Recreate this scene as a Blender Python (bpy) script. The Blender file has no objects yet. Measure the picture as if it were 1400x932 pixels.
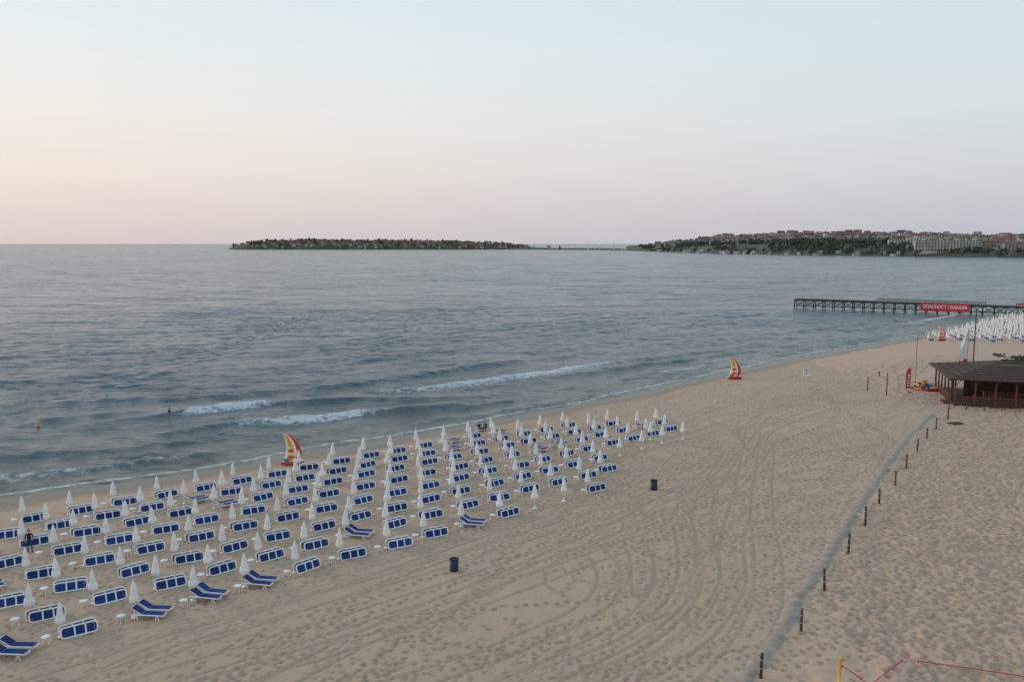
import bpy, bmesh, math, random
import numpy as np
from mathutils import Vector, Matrix
random.seed(7); rng=np.random.default_rng(7)
scene=bpy.context.scene
F=1150.0; H=23.0; P=math.atan(133/F); SEA=-0.8
def G(px,py,z=0.0):
    u=(px-700)/F; v=(466-py)/F
    t=(H-z)/(math.sin(P)-v*math.cos(P))
    return (u*t,(math.cos(P)+v*math.sin(P))*t)
def lin(r,g,b):
    f=lambda c:(c/255/12.92 if c/255<=0.04045 else ((c/255+0.055)/1.055)**2.4)
    return (f(r),f(g),f(b),1)
# ---------------- shoreline
shore_px=[(-500,760),(-200,712),(0,682),(100,668),(200,655),(330,636),(430,616),(530,600),(640,581),(700,569),(780,555),(860,539),(930,524),(1000,508),(1080,491),(1150,478),(1220,466),(1270,457),(1310,447),(1360,434),(1400,423)]
sp=[G(x,y,SEA) for x,y in shore_px]+[(330,480),(620,820),(900,1240),(1300,1700)]
SX=np.array([p[0] for p in sp]); SY=np.array([p[1] for p in sp])
def Ys(X):
    X=np.asarray(X,float)
    r=np.interp(X,SX,SY)
    return np.where(X<SX[0],SY[0]+(X-SX[0])*0.3,r)
def dshore(X,Y):
    s=(Ys(np.asarray(X)+6)-Ys(np.asarray(X)-6))/12
    return (Ys(X)-Y)/np.sqrt(1+s*s)
def sm(t):
    t=np.clip(t,0,1); return t*t*(3-2*t)
def landz(X,Y):
    d=dshore(X,Y)
    z=np.where(d>0,SEA+0.8*sm((d+4)/26)-0.8*sm(np.array(4/26)),np.maximum(SEA+0.06*d,-5))
    return z
def gz(x,y): return float(landz(np.array(x),np.array(y)))
OFF=gz(0,0)
def vnoise(X,Y,scale,seed=0):
    r=np.random.default_rng(seed); N=256; t=r.random((N,N))
    x=X/scale; y=Y/scale; xi=np.floor(x).astype(int); yi=np.floor(y).astype(int)
    fx=x-xi; fy=y-yi; fx=fx*fx*(3-2*fx); fy=fy*fy*(3-2*fy)
    a=t[yi%N,xi%N];b=t[yi%N,(xi+1)%N];c=t[(yi+1)%N,xi%N];d=t[(yi+1)%N,(xi+1)%N]
    return (a*(1-fx)+b*fx)*(1-fy)+(c*(1-fx)+d*fx)*fy
# ---------------- materials
def newmat(name):
    m=bpy.data.materials.new(name); m.use_nodes=True
    return m,m.node_tree.nodes,m.node_tree.links,m.node_tree.nodes['Principled BSDF']
def pmat(name,col,rough=0.7,var=0.12,scale=4,bump=0.0,spec=0.4,obj=True):
    m,n,l,b=newmat(name)
    tc=n.new('ShaderNodeTexCoord'); nz=n.new('ShaderNodeTexNoise'); nz.inputs['Scale'].default_value=scale; nz.inputs['Detail'].default_value=4
    l.new(tc.outputs['Object'],nz.inputs['Vector'])
    r=n.new('ShaderNodeValToRGB'); c=col[:3]
    r.color_ramp.elements[0].position=.3; r.color_ramp.elements[1].position=.7
    r.color_ramp.elements[0].color=(*[x*(1-var) for x in c],1); r.color_ramp.elements[1].color=(*[min(1,x*(1+var)) for x in c],1)
    l.new(nz.outputs['Fac'],r.inputs['Fac'])
    if obj:
        oi=n.new('ShaderNodeObjectInfo'); mr=n.new('ShaderNodeMapRange'); mr.inputs['To Min'].default_value=1-var; mr.inputs['To Max'].default_value=1+var*.6
        l.new(oi.outputs['Random'],mr.inputs['Value'])
        mx=n.new('ShaderNodeVectorMath'); mx.operation='SCALE'; l.new(r.outputs['Color'],mx.inputs[0]); l.new(mr.outputs[0],mx.inputs['Scale']); l.new(mx.outputs[0],b.inputs['Base Color'])
    else: l.new(r.outputs['Color'],b.inputs['Base Color'])
    b.inputs['Roughness'].default_value=rough; b.inputs['Specular IOR Level'].default_value=spec
    if bump:
        bp=n.new('ShaderNodeBump'); bp.inputs['Strength'].default_value=bump; bp.inputs['Distance'].default_value=.02; l.new(nz.outputs['Fac'],bp.inputs['Height']); l.new(bp.outputs[0],b.inputs['Normal'])
    return m
WHITE=pmat('white_plastic',(.80,.80,.80),.45,.05,3)
CANVAS=pmat('white_canvas',(.84,.82,.80),.85,.06,6,.3)
BLUE=pmat('navy_sling_fabric',(.018,.045,.18),.85,.25,12,.2,.2)
DARKWOOD=pmat('dark_wood',(.075,.042,.03),.75,.3,8,.4)
REDWOOD=pmat('red_brown_wood',(.13,.05,.035),.7,.3,6,.4)
ROOFM=pmat('brown_roof_shingle',(.085,.056,.043),.9,.3,3,.5,.2)
POSTM=pmat('weathered_post_wood',(.085,.05,.04),.85,.3,7,.4)
STEEL=pmat('rusty_steel',(.07,.062,.06),.7,.4,2,.2)
GREY=pmat('grey_metal',(.28,.28,.28),.5,.1,4)
RED=pmat('red_vinyl',(.62,.03,.035),.5,.1,4)
YEL=pmat('yellow_vinyl',(.78,.50,.06),.5,.1,4)
ORG=pmat('orange_vinyl',(.75,.22,.03),.5,.1,4)
LBL=pmat('blue_vinyl',(.03,.20,.45),.5,.1,4)
NAVY=pmat('navy_bin_plastic',(.015,.03,.09),.5,.2,5)
BLACK=pmat('black_fabric',(.018,.018,.022),.9,.2,8)
SKIN=pmat('skin',(.42,.24,.17),.6,.05,8)
HAIR=pmat('dark_hair',(.03,.02,.015),.8,.2,30)
JEANS=pmat('denim_cloth',(.04,.055,.10),.9,.15,20)
# ---------------- mesh builder
class MB:
    def __init__(s): s.v=[];s.f=[];s.m=[];s.mats=[];s.sm=[]
    def mi(s,mat):
        if mat not in s.mats: s.mats.append(mat)
        return s.mats.index(mat)
    def add(s,vs,fs,mat,smooth=False,M=None):
        o=len(s.v); k=s.mi(mat)
        for v in vs:
            v=Vector(v); s.v.append(tuple(M@v if M else v))
        for f in fs: s.f.append([i+o for i in f]); s.m.append(k); s.sm.append(smooth)
    def box(s,c,d,mat,M=None):
        x,y,z=c;a,b,h=d[0]/2,d[1]/2,d[2]/2
        vs=[(x+i*a,y+j*b,z+k*h) for k in(-1,1) for j in(-1,1) for i in(-1,1)]
        s.add(vs,[(0,2,3,1),(4,5,7,6),(0,1,5,4),(2,6,7,3),(0,4,6,2),(1,3,7,5)],mat,False,M)
    def tube(s,pts,r,mat,n=6,closed=False,M=None,rs=None):
        pts=[Vector(p) for p in pts]; N=len(pts); vs=[];fs=[]
        for i,p in enumerate(pts):
            a=pts[(i-1)%N] if (closed or i>0) else p; b=pts[(i+1)%N] if (closed or i<N-1) else p
            t=(b-a).normalized(); up=Vector((0,0,1)) if abs(t.z)<.9 else Vector((1,0,0))
            u=t.cross(up).normalized(); w=t.cross(u)
            rr=rs[i] if rs else r
            for k in range(n):
                an=2*math.pi*k/n; vs.append(p+u*math.cos(an)*rr+w*math.sin(an)*rr)
        for i in range(N if closed else N-1):
            for k in range(n):
                a=i*n+k;b=i*n+(k+1)%n;c=((i+1)%N)*n+(k+1)%n;d=((i+1)%N)*n+k; fs.append((a,b,c,d))
        if not closed: fs.append(tuple(range(n))); fs.append(tuple(reversed(range((N-1)*n,N*n))))
        s.add(vs,fs,mat,True,M)
    def lathe(s,prof,mat,n=16,M=None,fold=0,nf=8,c=(0,0)):
        vs=[];fs=[]
        for z,r in prof:
            for k in range(n):
                a=2*math.pi*k/n; rr=r*(1+fold*math.cos(nf*a)); vs.append((c[0]+rr*math.cos(a),c[1]+rr*math.sin(a),z))
        for i in range(len(prof)-1):
            for k in range(n): fs.append((i*n+k,i*n+(k+1)%n,(i+1)*n+(k+1)%n,(i+1)*n+k))
        fs.append(tuple(reversed(range(n)))); fs.append(tuple(range((len(prof)-1)*n,len(prof)*n)))
        s.add(vs,fs,mat,True,M)
    def mesh(s,name):
        me=bpy.data.meshes.new(name); me.from_pydata(s.v,[],s.f)
        for m in s.mats: me.materials.append(m)
        me.polygons.foreach_set('material_index',s.m); me.polygons.foreach_set('use_smooth',s.sm); me.update()
        return me
def place(name,me,loc=(0,0,0),rz=0,sc=1,rx=0,ry=0):
    o=bpy.data.objects.new(name,me); scene.collection.objects.link(o); o.location=loc; o.rotation_euler=(rx,ry,rz); o.scale=(sc,)*3 if not isinstance(sc,tuple) else sc
    return o
def gridmesh(name,xs,ys,Z,attrs={}):
    nx,ny=len(xs),len(ys); X,Y=np.meshgrid(xs,ys)
    co=np.stack([X,Y,Z],-1).reshape(-1,3).astype(np.float32)
    i=np.arange(nx-1)[None,:]+np.arange(ny-1)[:,None]*nx
    q=np.stack([i,i+1,i+nx+1,i+nx],-1).reshape(-1,4).astype(np.int32)
    me=bpy.data.meshes.new(name); me.vertices.add(len(co)); me.vertices.foreach_set('co',co.ravel())
    me.loops.add(q.size); me.loops.foreach_set('vertex_index',q.ravel())
    me.polygons.add(len(q)); me.polygons.foreach_set('loop_start',np.arange(0,q.size,4,dtype=np.int32)); me.polygons.foreach_set('loop_total',np.full(len(q),4,np.int32))
    me.polygons.foreach_set('use_smooth',np.ones(len(q),bool)); me.update(calc_edges=True)
    for k,a in attrs.items():
        at=me.attributes.new(k,'FLOAT','POINT'); at.data.foreach_set('value',a.ravel().astype(np.float32))
    return me
def geo(a,b,s0,g=1.25):
    out=[a];st=s0;sg=1 if b>a else -1
    while (b-out[-1])*sg>st*1.5: out.append(out[-1]+sg*st); st*=g
    out.append(b); return out
# ---------------- SAND
ST=.15
xd=np.arange(-52,88,ST); yd=np.arange(40,172,ST)
xs=np.array(list(reversed(geo(xd[0],-400,.4)[1:]))+list(xd)+geo(xd[-1],1300,.4,1.12)[1:])
ys_=np.array(list(reversed(geo(yd[0],-200,.4)[1:]))+list(yd)+geo(yd[-1],1800,.4,1.06)[1:])
X,Y=np.meshgrid(xs,ys_); Z=landz(X,Y)
ix0=int(np.argmin(abs(xs-xd[0]))); iy0=int(np.argmin(abs(ys_-yd[0])))
hm=np.zeros((len(yd),len(xd))); tr=np.zeros_like(hm)
def stamp(pts,depth,rad,soft=0):
    pts=np.asarray(pts); ix=(pts[:,0]-xd[0])/ST; iy=(pts[:,1]-yd[0])/ST
    R=int(math.ceil(rad*1.6/ST))+1; bx=np.round(ix).astype(int); by=np.round(iy).astype(int)
    dep=np.broadcast_to(depth,(len(pts),))
    for dx in range(-R,R+1):
        for dy in range(-R,R+1):
            cx=bx+dx;cy=by+dy; ok=(cx>=0)&(cx<len(xd))&(cy>=0)&(cy<len(yd))
            q=np.hypot(cx-ix,cy-iy)*ST/rad
            k=np.where(q<1,-(1-q*q),np.where(q<1.6,.45*np.sin((q-1)/.6*np.pi),0))
            c=ok&(k<0); np.minimum.at(hm,(cy[c],cx[c]),(dep*k)[c])
            c=ok&(k>0); np.maximum.at(tr,(cy[c],cx[c]),(dep*k)[c])
def poly(pxs,n=None):
    p=np.array([G(*a) for a in pxs]); 
    out=[]
    q=np.vstack([2*p[0]-p[1],p,2*p[-1]-p[-2]])
    for i in range(1,len(q)-2):
        L=np.linalg.norm(q[i+1]-q[i]); t=np.linspace(0,1,max(2,int(L/.1)),endpoint=False)[:,None]
        out.append(.5*((2*q[i])+(-q[i-1]+q[i+1])*t+(2*q[i-1]-5*q[i]+4*q[i+1]-q[i+2])*t**2+(-q[i-1]+3*q[i]-3*q[i+1]+q[i+2])*t**3))
    return np.vstack(out)
def offset(pl,d):
    t=np.gradient(pl,axis=0); t/=np.linalg.norm(t,axis=1)[:,None]+1e-9
    return pl+np.stack([-t[:,1],t[:,0]],1)*d
tracks=[
 [(1050,585),(1000,640),(920,690),(800,735),(650,790),(450,855),(200,932),(60,975)],
 [(1060,590),(1010,655),(930,715),(800,765),(650,820),(450,885),(300,932),(200,965)],
 [(900,690),(800,740),(640,810),(500,870),(380,932),(300,980)],
 [(860,650),(760,715),(600,770),(430,820),(250,870),(60,932),(-60,965)],
 [(820,690),(720,720),(560,775),(400,830),(230,885),(80,950)],
 [(1030,590),(1020,660),(1002,740),(1000,800),(950,870),(830,940)],
 [(1050,600),(1042,680),(1052,780),(1040,850),(975,940)],
 [(1000,620),(965,680),(962,740),(970,800),(915,865),(780,940)],
 [(930,700),(945,760),(935,815),(860,880),(700,940)],
 [(600,945),(740,890),(850,830),(880,780),(870,740)],
 [(520,945),(680,890),(800,835),(835,790),(810,750),(760,745)],
 [(1050,585),(1120,560),(1200,545),(1270,545)],
 [(1030,580),(1060,560),(1130,540),(1220,520),(1270,500)],
 [(780,640),(870,615),(960,590),(1050,560),(1160,530)],
 [(850,600),(900,640),(960,660),(1040,640)],
 [(690,740),(760,720),(860,690),(940,650),(1010,600)],
 [(745,780),(750,800),(775,812)],[(770,775),(790,790),(830,800)],[(845,770),(850,790),(830,812)],[(860,775),(890,775),(895,800),(870,812),(862,780)],[(905,780),(935,770),(945,790),(920,802),(912,785)],
]
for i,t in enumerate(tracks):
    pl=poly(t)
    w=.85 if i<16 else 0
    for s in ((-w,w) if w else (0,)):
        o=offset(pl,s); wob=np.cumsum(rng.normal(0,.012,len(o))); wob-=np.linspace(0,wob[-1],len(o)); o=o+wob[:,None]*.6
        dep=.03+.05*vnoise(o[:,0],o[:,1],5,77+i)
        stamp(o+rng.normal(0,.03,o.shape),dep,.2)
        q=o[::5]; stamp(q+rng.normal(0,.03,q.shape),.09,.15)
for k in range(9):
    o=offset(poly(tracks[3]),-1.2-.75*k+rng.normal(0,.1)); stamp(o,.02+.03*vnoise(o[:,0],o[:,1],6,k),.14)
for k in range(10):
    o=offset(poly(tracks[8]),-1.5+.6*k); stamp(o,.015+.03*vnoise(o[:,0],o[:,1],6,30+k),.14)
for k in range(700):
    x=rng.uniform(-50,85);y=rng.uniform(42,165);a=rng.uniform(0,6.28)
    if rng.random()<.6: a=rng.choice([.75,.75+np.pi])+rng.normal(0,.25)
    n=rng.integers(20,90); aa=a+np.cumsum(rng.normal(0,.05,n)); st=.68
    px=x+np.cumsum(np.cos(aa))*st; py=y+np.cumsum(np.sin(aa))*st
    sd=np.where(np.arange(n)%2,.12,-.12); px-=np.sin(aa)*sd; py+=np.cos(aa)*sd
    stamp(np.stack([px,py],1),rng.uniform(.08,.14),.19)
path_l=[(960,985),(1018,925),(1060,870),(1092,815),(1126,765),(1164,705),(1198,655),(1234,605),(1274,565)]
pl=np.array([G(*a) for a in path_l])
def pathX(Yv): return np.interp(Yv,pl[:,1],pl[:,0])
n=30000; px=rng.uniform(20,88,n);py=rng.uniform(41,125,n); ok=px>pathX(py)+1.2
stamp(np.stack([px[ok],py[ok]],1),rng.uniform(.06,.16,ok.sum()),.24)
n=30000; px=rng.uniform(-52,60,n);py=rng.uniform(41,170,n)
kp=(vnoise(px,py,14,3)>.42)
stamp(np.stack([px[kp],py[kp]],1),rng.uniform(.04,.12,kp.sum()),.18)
Xd,Yd=np.meshgrid(xd,yd)
fine=hm+tr*.8+(vnoise(Xd,Yd,.9,1)-.5)*.05+(vnoise(Xd,Yd,2.6,2)-.5)*.07
rt=sm((Xd-pathX(Yd))/2-.3)
fine+=rt*((vnoise(Xd,Yd,.5,5)-.5)*.10+(vnoise(Xd,Yd,1.3,6)-.5)*.16)
dd=dshore(Xd,Yd); fine*=sm(dd/5-.3)
Z[iy0:iy0+len(yd),ix0:ix0+len(xd)]+=fine
Z+=1.3*np.exp(-(((X-95)/16)**2+((Y-165)/9)**2))+0.8*np.exp(-(((X-78)/9)**2+((Y-158)/6)**2))
rough=np.where(Y<260,sm((X-pathX(Y))/2-.3),0)
me=gridmesh('beach_sand',xs,ys_,Z,{'wet':1-sm((dshore(X,Y)-1.6)/3.4+ (vnoise(X,Y,6,8)-.5)*.6),'loose':rough,'press_shade':np.pad(np.clip(-hm/.09,0,1),((iy0,len(ys_)-iy0-len(yd)),(ix0,len(xs)-ix0-len(xd))))})
m,n_,l,b=newmat('sand')
tc=n_.new('ShaderNodeNewGeometry')
def nz(scale,det=5,rough_=.6,vec=None,nn=None,ll=None,out='Fac'):
    nn=nn or n_; ll=ll or l
    t=nn.new('ShaderNodeTexNoise'); t.inputs['Scale'].default_value=scale; t.inputs['Detail'].default_value=det; t.inputs['Roughness'].default_value=rough_
    ll.new(vec if vec else tc.outputs['Position'],t.inputs['Vector']); return t.outputs[out]
def mixc(n_,l,fac,a,b_,mode='MIX'):
    x=n_.new('ShaderNodeMix'); x.data_type='RGBA'; x.blend_type=mode
    if hasattr(fac,'links'): l.new(fac,x.inputs[0])
    else: x.inputs[0].default_value=fac
    for k,v in ((6,a),(7,b_)):
        if hasattr(v,'links'): l.new(v,x.inputs[k])
        else: x.inputs[k].default_value=v
    return x.outputs[2]
def math_(n_,l,op,a,b_=0,clamp=False):
    x=n_.new('ShaderNodeMath'); x.operation=op; x.use_clamp=clamp
    for k,v in ((0,a),(1,b_)):
        if hasattr(v,'links'): l.new(v,x.inputs[k])
        else: x.inputs[k].default_value=v
    return x.outputs[0]
def attr(n_,name):
    a=n_.new('ShaderNodeAttribute'); a.attribute_name=name; return a.outputs['Fac']
c1=mixc(n_,l,nz(.12,6),(.54,.372,.262,1),(.66,.463,.328,1))
c1=mixc(n_,l,attr(n_,'loose'),c1,mixc(n_,l,nz(1.2,5),(.58,.388,.270,1),(.72,.49,.352,1)))
c1=mixc(n_,l,math_(n_,l,'MULTIPLY',nz(5,4,.75),.45),c1,(.39,.268,.186,1))
c1=mixc(n_,l,math_(n_,l,'MULTIPLY',attr(n_,'press_shade'),.45),c1,(.29,.20,.142,1))  # shade inside footprints and tyre tracks painted into the sand colour
c1=mixc(n_,l,attr(n_,'wet'),c1,(.16,.12,.09,1)); l.new(c1,b.inputs['Base Color'])
mr=n_.new('ShaderNodeMapRange'); mr.inputs['To Min'].default_value=.95; mr.inputs['To Max'].default_value=.3; l.new(attr(n_,'wet'),mr.inputs['Value']); l.new(mr.outputs[0],b.inputs['Roughness'])
b.inputs['Specular IOR Level'].default_value=.15
bp=n_.new('ShaderNodeBump'); bp.inputs['Strength'].default_value=.8; bp.inputs['Distance'].default_value=.14
dry=math_(n_,l,'SUBTRACT',1,attr(n_,'wet'))
l.new(math_(n_,l,'MULTIPLY',nz(2.6,6,.7),dry),bp.inputs['Height']); l.new(bp.outputs[0],b.inputs['Normal'])
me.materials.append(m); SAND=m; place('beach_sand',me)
# ---------------- SEA
sxd=np.arange(-115,175,.45); syd=np.arange(62,330,.4)
sxs=np.array(list(reversed(geo(sxd[0],-40000,.8,1.2)[1:]))+list(sxd)+geo(sxd[-1],40000,.8,1.2)[1:])
sys_=np.array(list(reversed(geo(syd[0],20,.8,1.2)[1:]))+list(syd)+geo(syd[-1],70000,.5,1.1)[1:])
X,Y=np.meshgrid(sxs,sys_); d=-dshore(X,Y)
near=sm((340-Y)/60)*sm((X+125)/20)*sm((185-X)/20)
warp=(vnoise(X,Y,25,11)-.5)*9+(vnoise(X,Y,8,12)-.5)*2
Zs=np.zeros_like(X); foam=np.zeros_like(X)
ph=(d+warp)/9.0*2*np.pi
Zs+=.10*np.sin(ph)*near*sm(d/12)*(.4+vnoise(X,Y,30,13))
Zs+=(vnoise(X,Y,2.2,14)-.5)*.18*near+(vnoise(X,Y,5,15)-.5)*.16*near+(vnoise(X,Y,1.1,16)-.5)*.10*near
def crest(pts,amp,w,foams):
    p=np.array([G(a,b_,SEA) for a,b_ in pts]); am=np.interp(X,p[:,0],np.array(amp)); fm=np.interp(X,p[:,0],np.array(foams))
    am=np.where((X<p[0,0])|(X>p[-1,0]),0,am); fm=np.where((X<p[0,0])|(X>p[-1,0]),0,fm)
    Yc=np.interp(X,p[:,0],p[:,1])+(vnoise(X,Y*0,5,21)-.5)*1.6+(vnoise(X,Y*0,1.7,22)-.5)*.7
    q=(Y-Yc)
    prof=np.where(q>0,np.exp(-(q/(w*2.2))**2),np.exp(-(q/(w*.8))**2))
    fo=np.where(q>0,np.exp(-(q/.6)**2),np.exp(-(np.clip(-q-.2,0,99)/(w*2.5))**2))
    return am*prof, fm*fo
C=[([(60,592),(130,580),(232,567),(262,562),(350,554),(420,550),(480,547),(640,545),(700,543)],[0,.2,.5,.75,.65,.55,.6,.4,0],1.6,[0,0,.0,1.0,1.0,.1,0,0,0]),
   ([(180,600),(240,592),(330,579),(400,574),(485,566),(560,561),(640,556),(720,546)],[0,.3,.55,.5,.65,.6,.4,0],1.5,[0,.0,.7,.95,1.0,.15,.1,0]),
   ([(480,540),(560,533),(620,527),(700,515),(760,508),(810,499),(900,489),(1000,478)],[0,.4,.5,.5,.4,.4,.3,0],2.4,[.45,.75,.9,.95,1,.9,.1,0]),
   ([(0,553),(120,549),(260,545),(420,533),(560,516),(680,497),(750,488)],[.25,.4,.45,.45,.5,.55,0],2.6,[0,0,0,0,0,.05,0]),
   ([(0,575),(80,572),(160,566),(240,560),(300,556)],[.3,.3,.3,.2,0],2,[0,0,0,0,0]),
   ([(700,520),(780,512),(840,505),(900,497),(960,490),(1040,477)],[0,.25,.35,.4,.3,0],1.6,[0,.2,.4,.3,.5,0]),
   ([(860,512),(930,505),(1000,490),(1080,478),(1150,466),(1230,455)],[0,.2,.2,.2,.2,0],1.1,[.4,.85,.7,.7,.7,.4]),
   ([(500,590),(570,580),(640,570),(720,558),(800,545),(880,528)],[0,.25,.25,.25,.2,0],1.2,[.3,.5,.5,.6,.6,.4]),
   ([(-100,640),(0,627),(120,617),(250,606),(330,598),(430,588)],[.25,.3,.3,.25,.15,0],1.4,[.35,.45,.4,.35,.2,0]),
   ([(-100,668),(0,652),(120,640),(250,626),(380,603)],[.2,.25,.25,.2,0],1.2,[.6,.75,.65,.55,.3]),
   ([(900,472),(1000,462),(1100,452),(1200,440),(1300,428)],[0,.3,.3,.3,0],2.5,[0,.0,.3,.5,0]),
   ([(1150,452),(1250,441),(1330,425),(1380,412)],[0,.2,.2,0],2,[.4,.8,1,.8]),
   ([(0,520),(200,512),(400,500),(600,480),(800,462)],[.25,.3,.3,.3,.1],4,[0,0,0,0,0])]
for c in C:
    a_,f_=crest(*c); Zs+=a_*near; foam=np.maximum(foam,f_)
edge=np.exp(-((d-1.0-1.2*(vnoise(X,Y,9,31)))/.7)**2)*.85
edge2=np.exp(-((d-6-4*(vnoise(X,Y,14,32)))/1.5)**2)*.6*(vnoise(X,Y,20,33)>.45)
wash=sm((34-d)/25)*.24*(X<5)+sm((16-d)/12)*.12
foam=np.clip(np.maximum.reduce([foam,edge,edge2,wash]),0,1)*np.where(near>0,1,0)
Zs*=sm((d+1)/5)
shal=np.exp(-np.clip(d,0,None)/20)
me=gridmesh('sea_water',sxs,sys_,Zs+SEA,{'foam':foam,'shallow':shal})
m,n_,l,b=newmat('sea_water'); tc=n_.new('ShaderNodeNewGeometry')
mp=n_.new('ShaderNodeMapping'); mp.inputs['Rotation'].default_value=(0,0,-.35); mp.inputs['Scale'].default_value=(.45,1,1); l.new(tc.outputs['Position'],mp.inputs['Vector']); V=mp.outputs[0]
h=math_(n_,l,'ADD',math_(n_,l,'MULTIPLY',nz(.9,6,.65,V),1.0),math_(n_,l,'MULTIPLY',nz(.13,4,.6,V),2.2))
bp=n_.new('ShaderNodeBump'); bp.inputs['Strength'].default_value=.75; bp.inputs['Distance'].default_value=.55; l.new(h,bp.inputs['Height'])
def vm(op,a,b_=None,s=None):
    x=n_.new('ShaderNodeVectorMath'); x.operation=op; l.new(a,x.inputs[0])
    if b_ is not None:
        if hasattr(b_,'links'): l.new(b_,x.inputs[1])
        else: x.inputs[1].default_value=b_
    if s is not None:
        if hasattr(s,'links'): l.new(s,x.inputs['Scale'])
        else: x.inputs['Scale'].default_value=s
    return x.outputs[0]
def cen(sc,det,ro,vec=None): return vm('SUBTRACT',nz(sc,det,ro,vec or V,out='Color'),(.5,.5,.5))
rr=vm('ADD',vm('ADD',vm('SCALE',cen(.75,3,.6),s=1.6),vm('SCALE',cen(.16,3,.6),s=1.0)),vm('SCALE',cen(3.5,3,.7),s=1.2))
rr=vm('ADD',rr,vm('SCALE',cen(.04,3,.6),s=.65))
rr=vm('MULTIPLY',rr,(1,1,0))
mr=n_.new('ShaderNodeMapRange'); mr.inputs['From Min'].default_value=.35; mr.inputs['From Max'].default_value=.65; mr.inputs['To Min'].default_value=.7; mr.inputs['To Max'].default_value=1.15
mp2=n_.new('ShaderNodeMapping'); mp2.inputs['Scale'].default_value=(.25,1,1); l.new(tc.outputs['Position'],mp2.inputs['Vector'])
l.new(nz(.02,5,.65,mp2.outputs[0]),mr.inputs['Value'])
nrm=vm('NORMALIZE',vm('ADD',bp.outputs[0],vm('SCALE',rr,s=mr.outputs[0]))); l.new(nrm,b.inputs['Normal'])
wc=mixc(n_,l,attr(n_,'shallow'),mixc(n_,l,nz(.012,4,.6,V),(.026,.068,.098,1),(.042,.095,.13,1)),(.11,.135,.115,1))
fn=n_.new('ShaderNodeMapRange'); 
fa=attr(n_,'foam'); ff=math_(n_,l,'ADD',fa,math_(n_,l,'MULTIPLY',math_(n_,l,'SUBTRACT',nz(1.1,8,.8),.5),2.1))
fn.inputs['From Min'].default_value=.6; fn.inputs['From Max'].default_value=1.0; fn.clamp=True; l.new(ff,fn.inputs['Value'])
gate=math_(n_,l,'MULTIPLY',fn.outputs[0],math_(n_,l,'MULTIPLY',fa,2.2,True))
l.new(mixc(n_,l,gate,wc,(.70,.71,.72,1)),b.inputs['Base Color'])
mr=n_.new('ShaderNodeMapRange'); mr.inputs['To Min'].default_value=.2; mr.inputs['To Max'].default_value=.8; l.new(gate,mr.inputs['Value']); l.new(mr.outputs[0],b.inputs['Roughness'])
b.inputs['IOR'].default_value=1.33
me.materials.append(m); place('sea_water',me)
# ---------------- WALKWAY
pm=MB(); WALK=pmat('grey_walkway_mat',(.37,.29,.23),.95,.25,1.5,.8,obj=False)
cl=poly(path_l)[::5]; tg=np.gradient(cl,axis=0); tg/=np.linalg.norm(tg,axis=1)[:,None]; nn=np.stack([tg[:,1],-tg[:,0]],1)
vs=[];fs=[]
for i,(p,q) in enumerate(zip(cl,nn)):
    j=rng.normal(0,.09,2)+.35*(vnoise(p[0],p[1],3,90)-.5); z=OFF+.05
    a=p+q*(-.62+j[0]); c=p+q*(.62+j[1]); zz=rng.normal(0,.012,3)
    vs+=[(a[0],a[1],z-.22),(a[0]+.2*q[0],a[1]+.2*q[1],z+zz[0]),(p[0],p[1],z+.03+zz[1]),(c[0]-.2*q[0],c[1]-.2*q[1],z+zz[2]),(c[0],c[1],z-.22)]
    if i:
        for k in range(4): o=(i-1)*5+k; fs.append((o,o+5,o+6,o+1))
pm.add(vs,fs,WALK,True); place('beach_walkway',pm.mesh('beach_walkway'))
# ---------------- POSTS
pb=MB()
pb.lathe([(-.3,.10),(0,.095),(.9,.085),(1.42,.08),(1.5,.05)],POSTM,10)
pb.lathe([(1.05,.09),(1.05,.10),(1.12,.10),(1.12,.09)],GREY,10)
pb.lathe([(.55,.095),(.55,.105),(.62,.105),(.62,.095)],GREY,10)
pb.tube([(.07,0,1.2),(.14,0,1.22),(.14,0,1.1),(.07,0,1.08)],.012,STEEL,5)
pme=pb.mesh('wooden_post')
for x,y in [(1040,925),(1095,862),(1127,805),(1160,754),(1183,716),(1202,688),(1224,663),(1239,639),(1254,616),(1267,600),(1280,586),(1296,572)]:
    g=G(x,y); place('wooden_post',pme,(g[0],g[1],OFF),random.uniform(0,6),random.uniform(.95,1.05),random.uniform(-.03,.03),random.uniform(-.03,.03))
# ---------------- UMBRELLA / LOUNGERS / TABLE
def umb(seed):
    r=random.Random(seed); u=MB()
    u.lathe([(-.2,.024),(2.2,.024)],WHITE,8)
    w=r.uniform(.95,1.18)
    u.lathe([(.85,.10),(.88,.20*w),(1.05,.245*w),(1.3,.21*w),(1.42,.16),(1.5,.175),(1.75,.145),(2.0,.09),(2.16,.04),(2.2,.012)],CANVAS,32,fold=.14,nf=8)
    u.lathe([(1.40,.175),(1.40,.19),(1.45,.19),(1.45,.175)],WHITE,12)
    u.lathe([(2.18,.02),(2.22,.035),(2.27,.02),(2.3,.004)],WHITE,8)
    u.lathe([(-.02,.22),(.05,.2),(.09,.06),(.3,.045),(.3,.03)],WHITE,12)
    return u.mesh('beach_umbrella')
UM=[umb(i) for i in range(5)]
LL,LW=2.1,.64
def frame_pts(L=LL,W=LW,rx=.2):
    pts=[]
    for cx,cy,a0 in ((L/2-rx,W/2-rx,0),(-L/2+rx,W/2-rx,90),(-L/2+rx,-W/2+rx,180),(L/2-rx,-W/2+rx,270)):
        for k in range(4):
            a=math.radians(a0+k*30); pts.append((cx+rx*math.cos(a),cy+rx*math.sin(a),0))
    return pts
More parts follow.
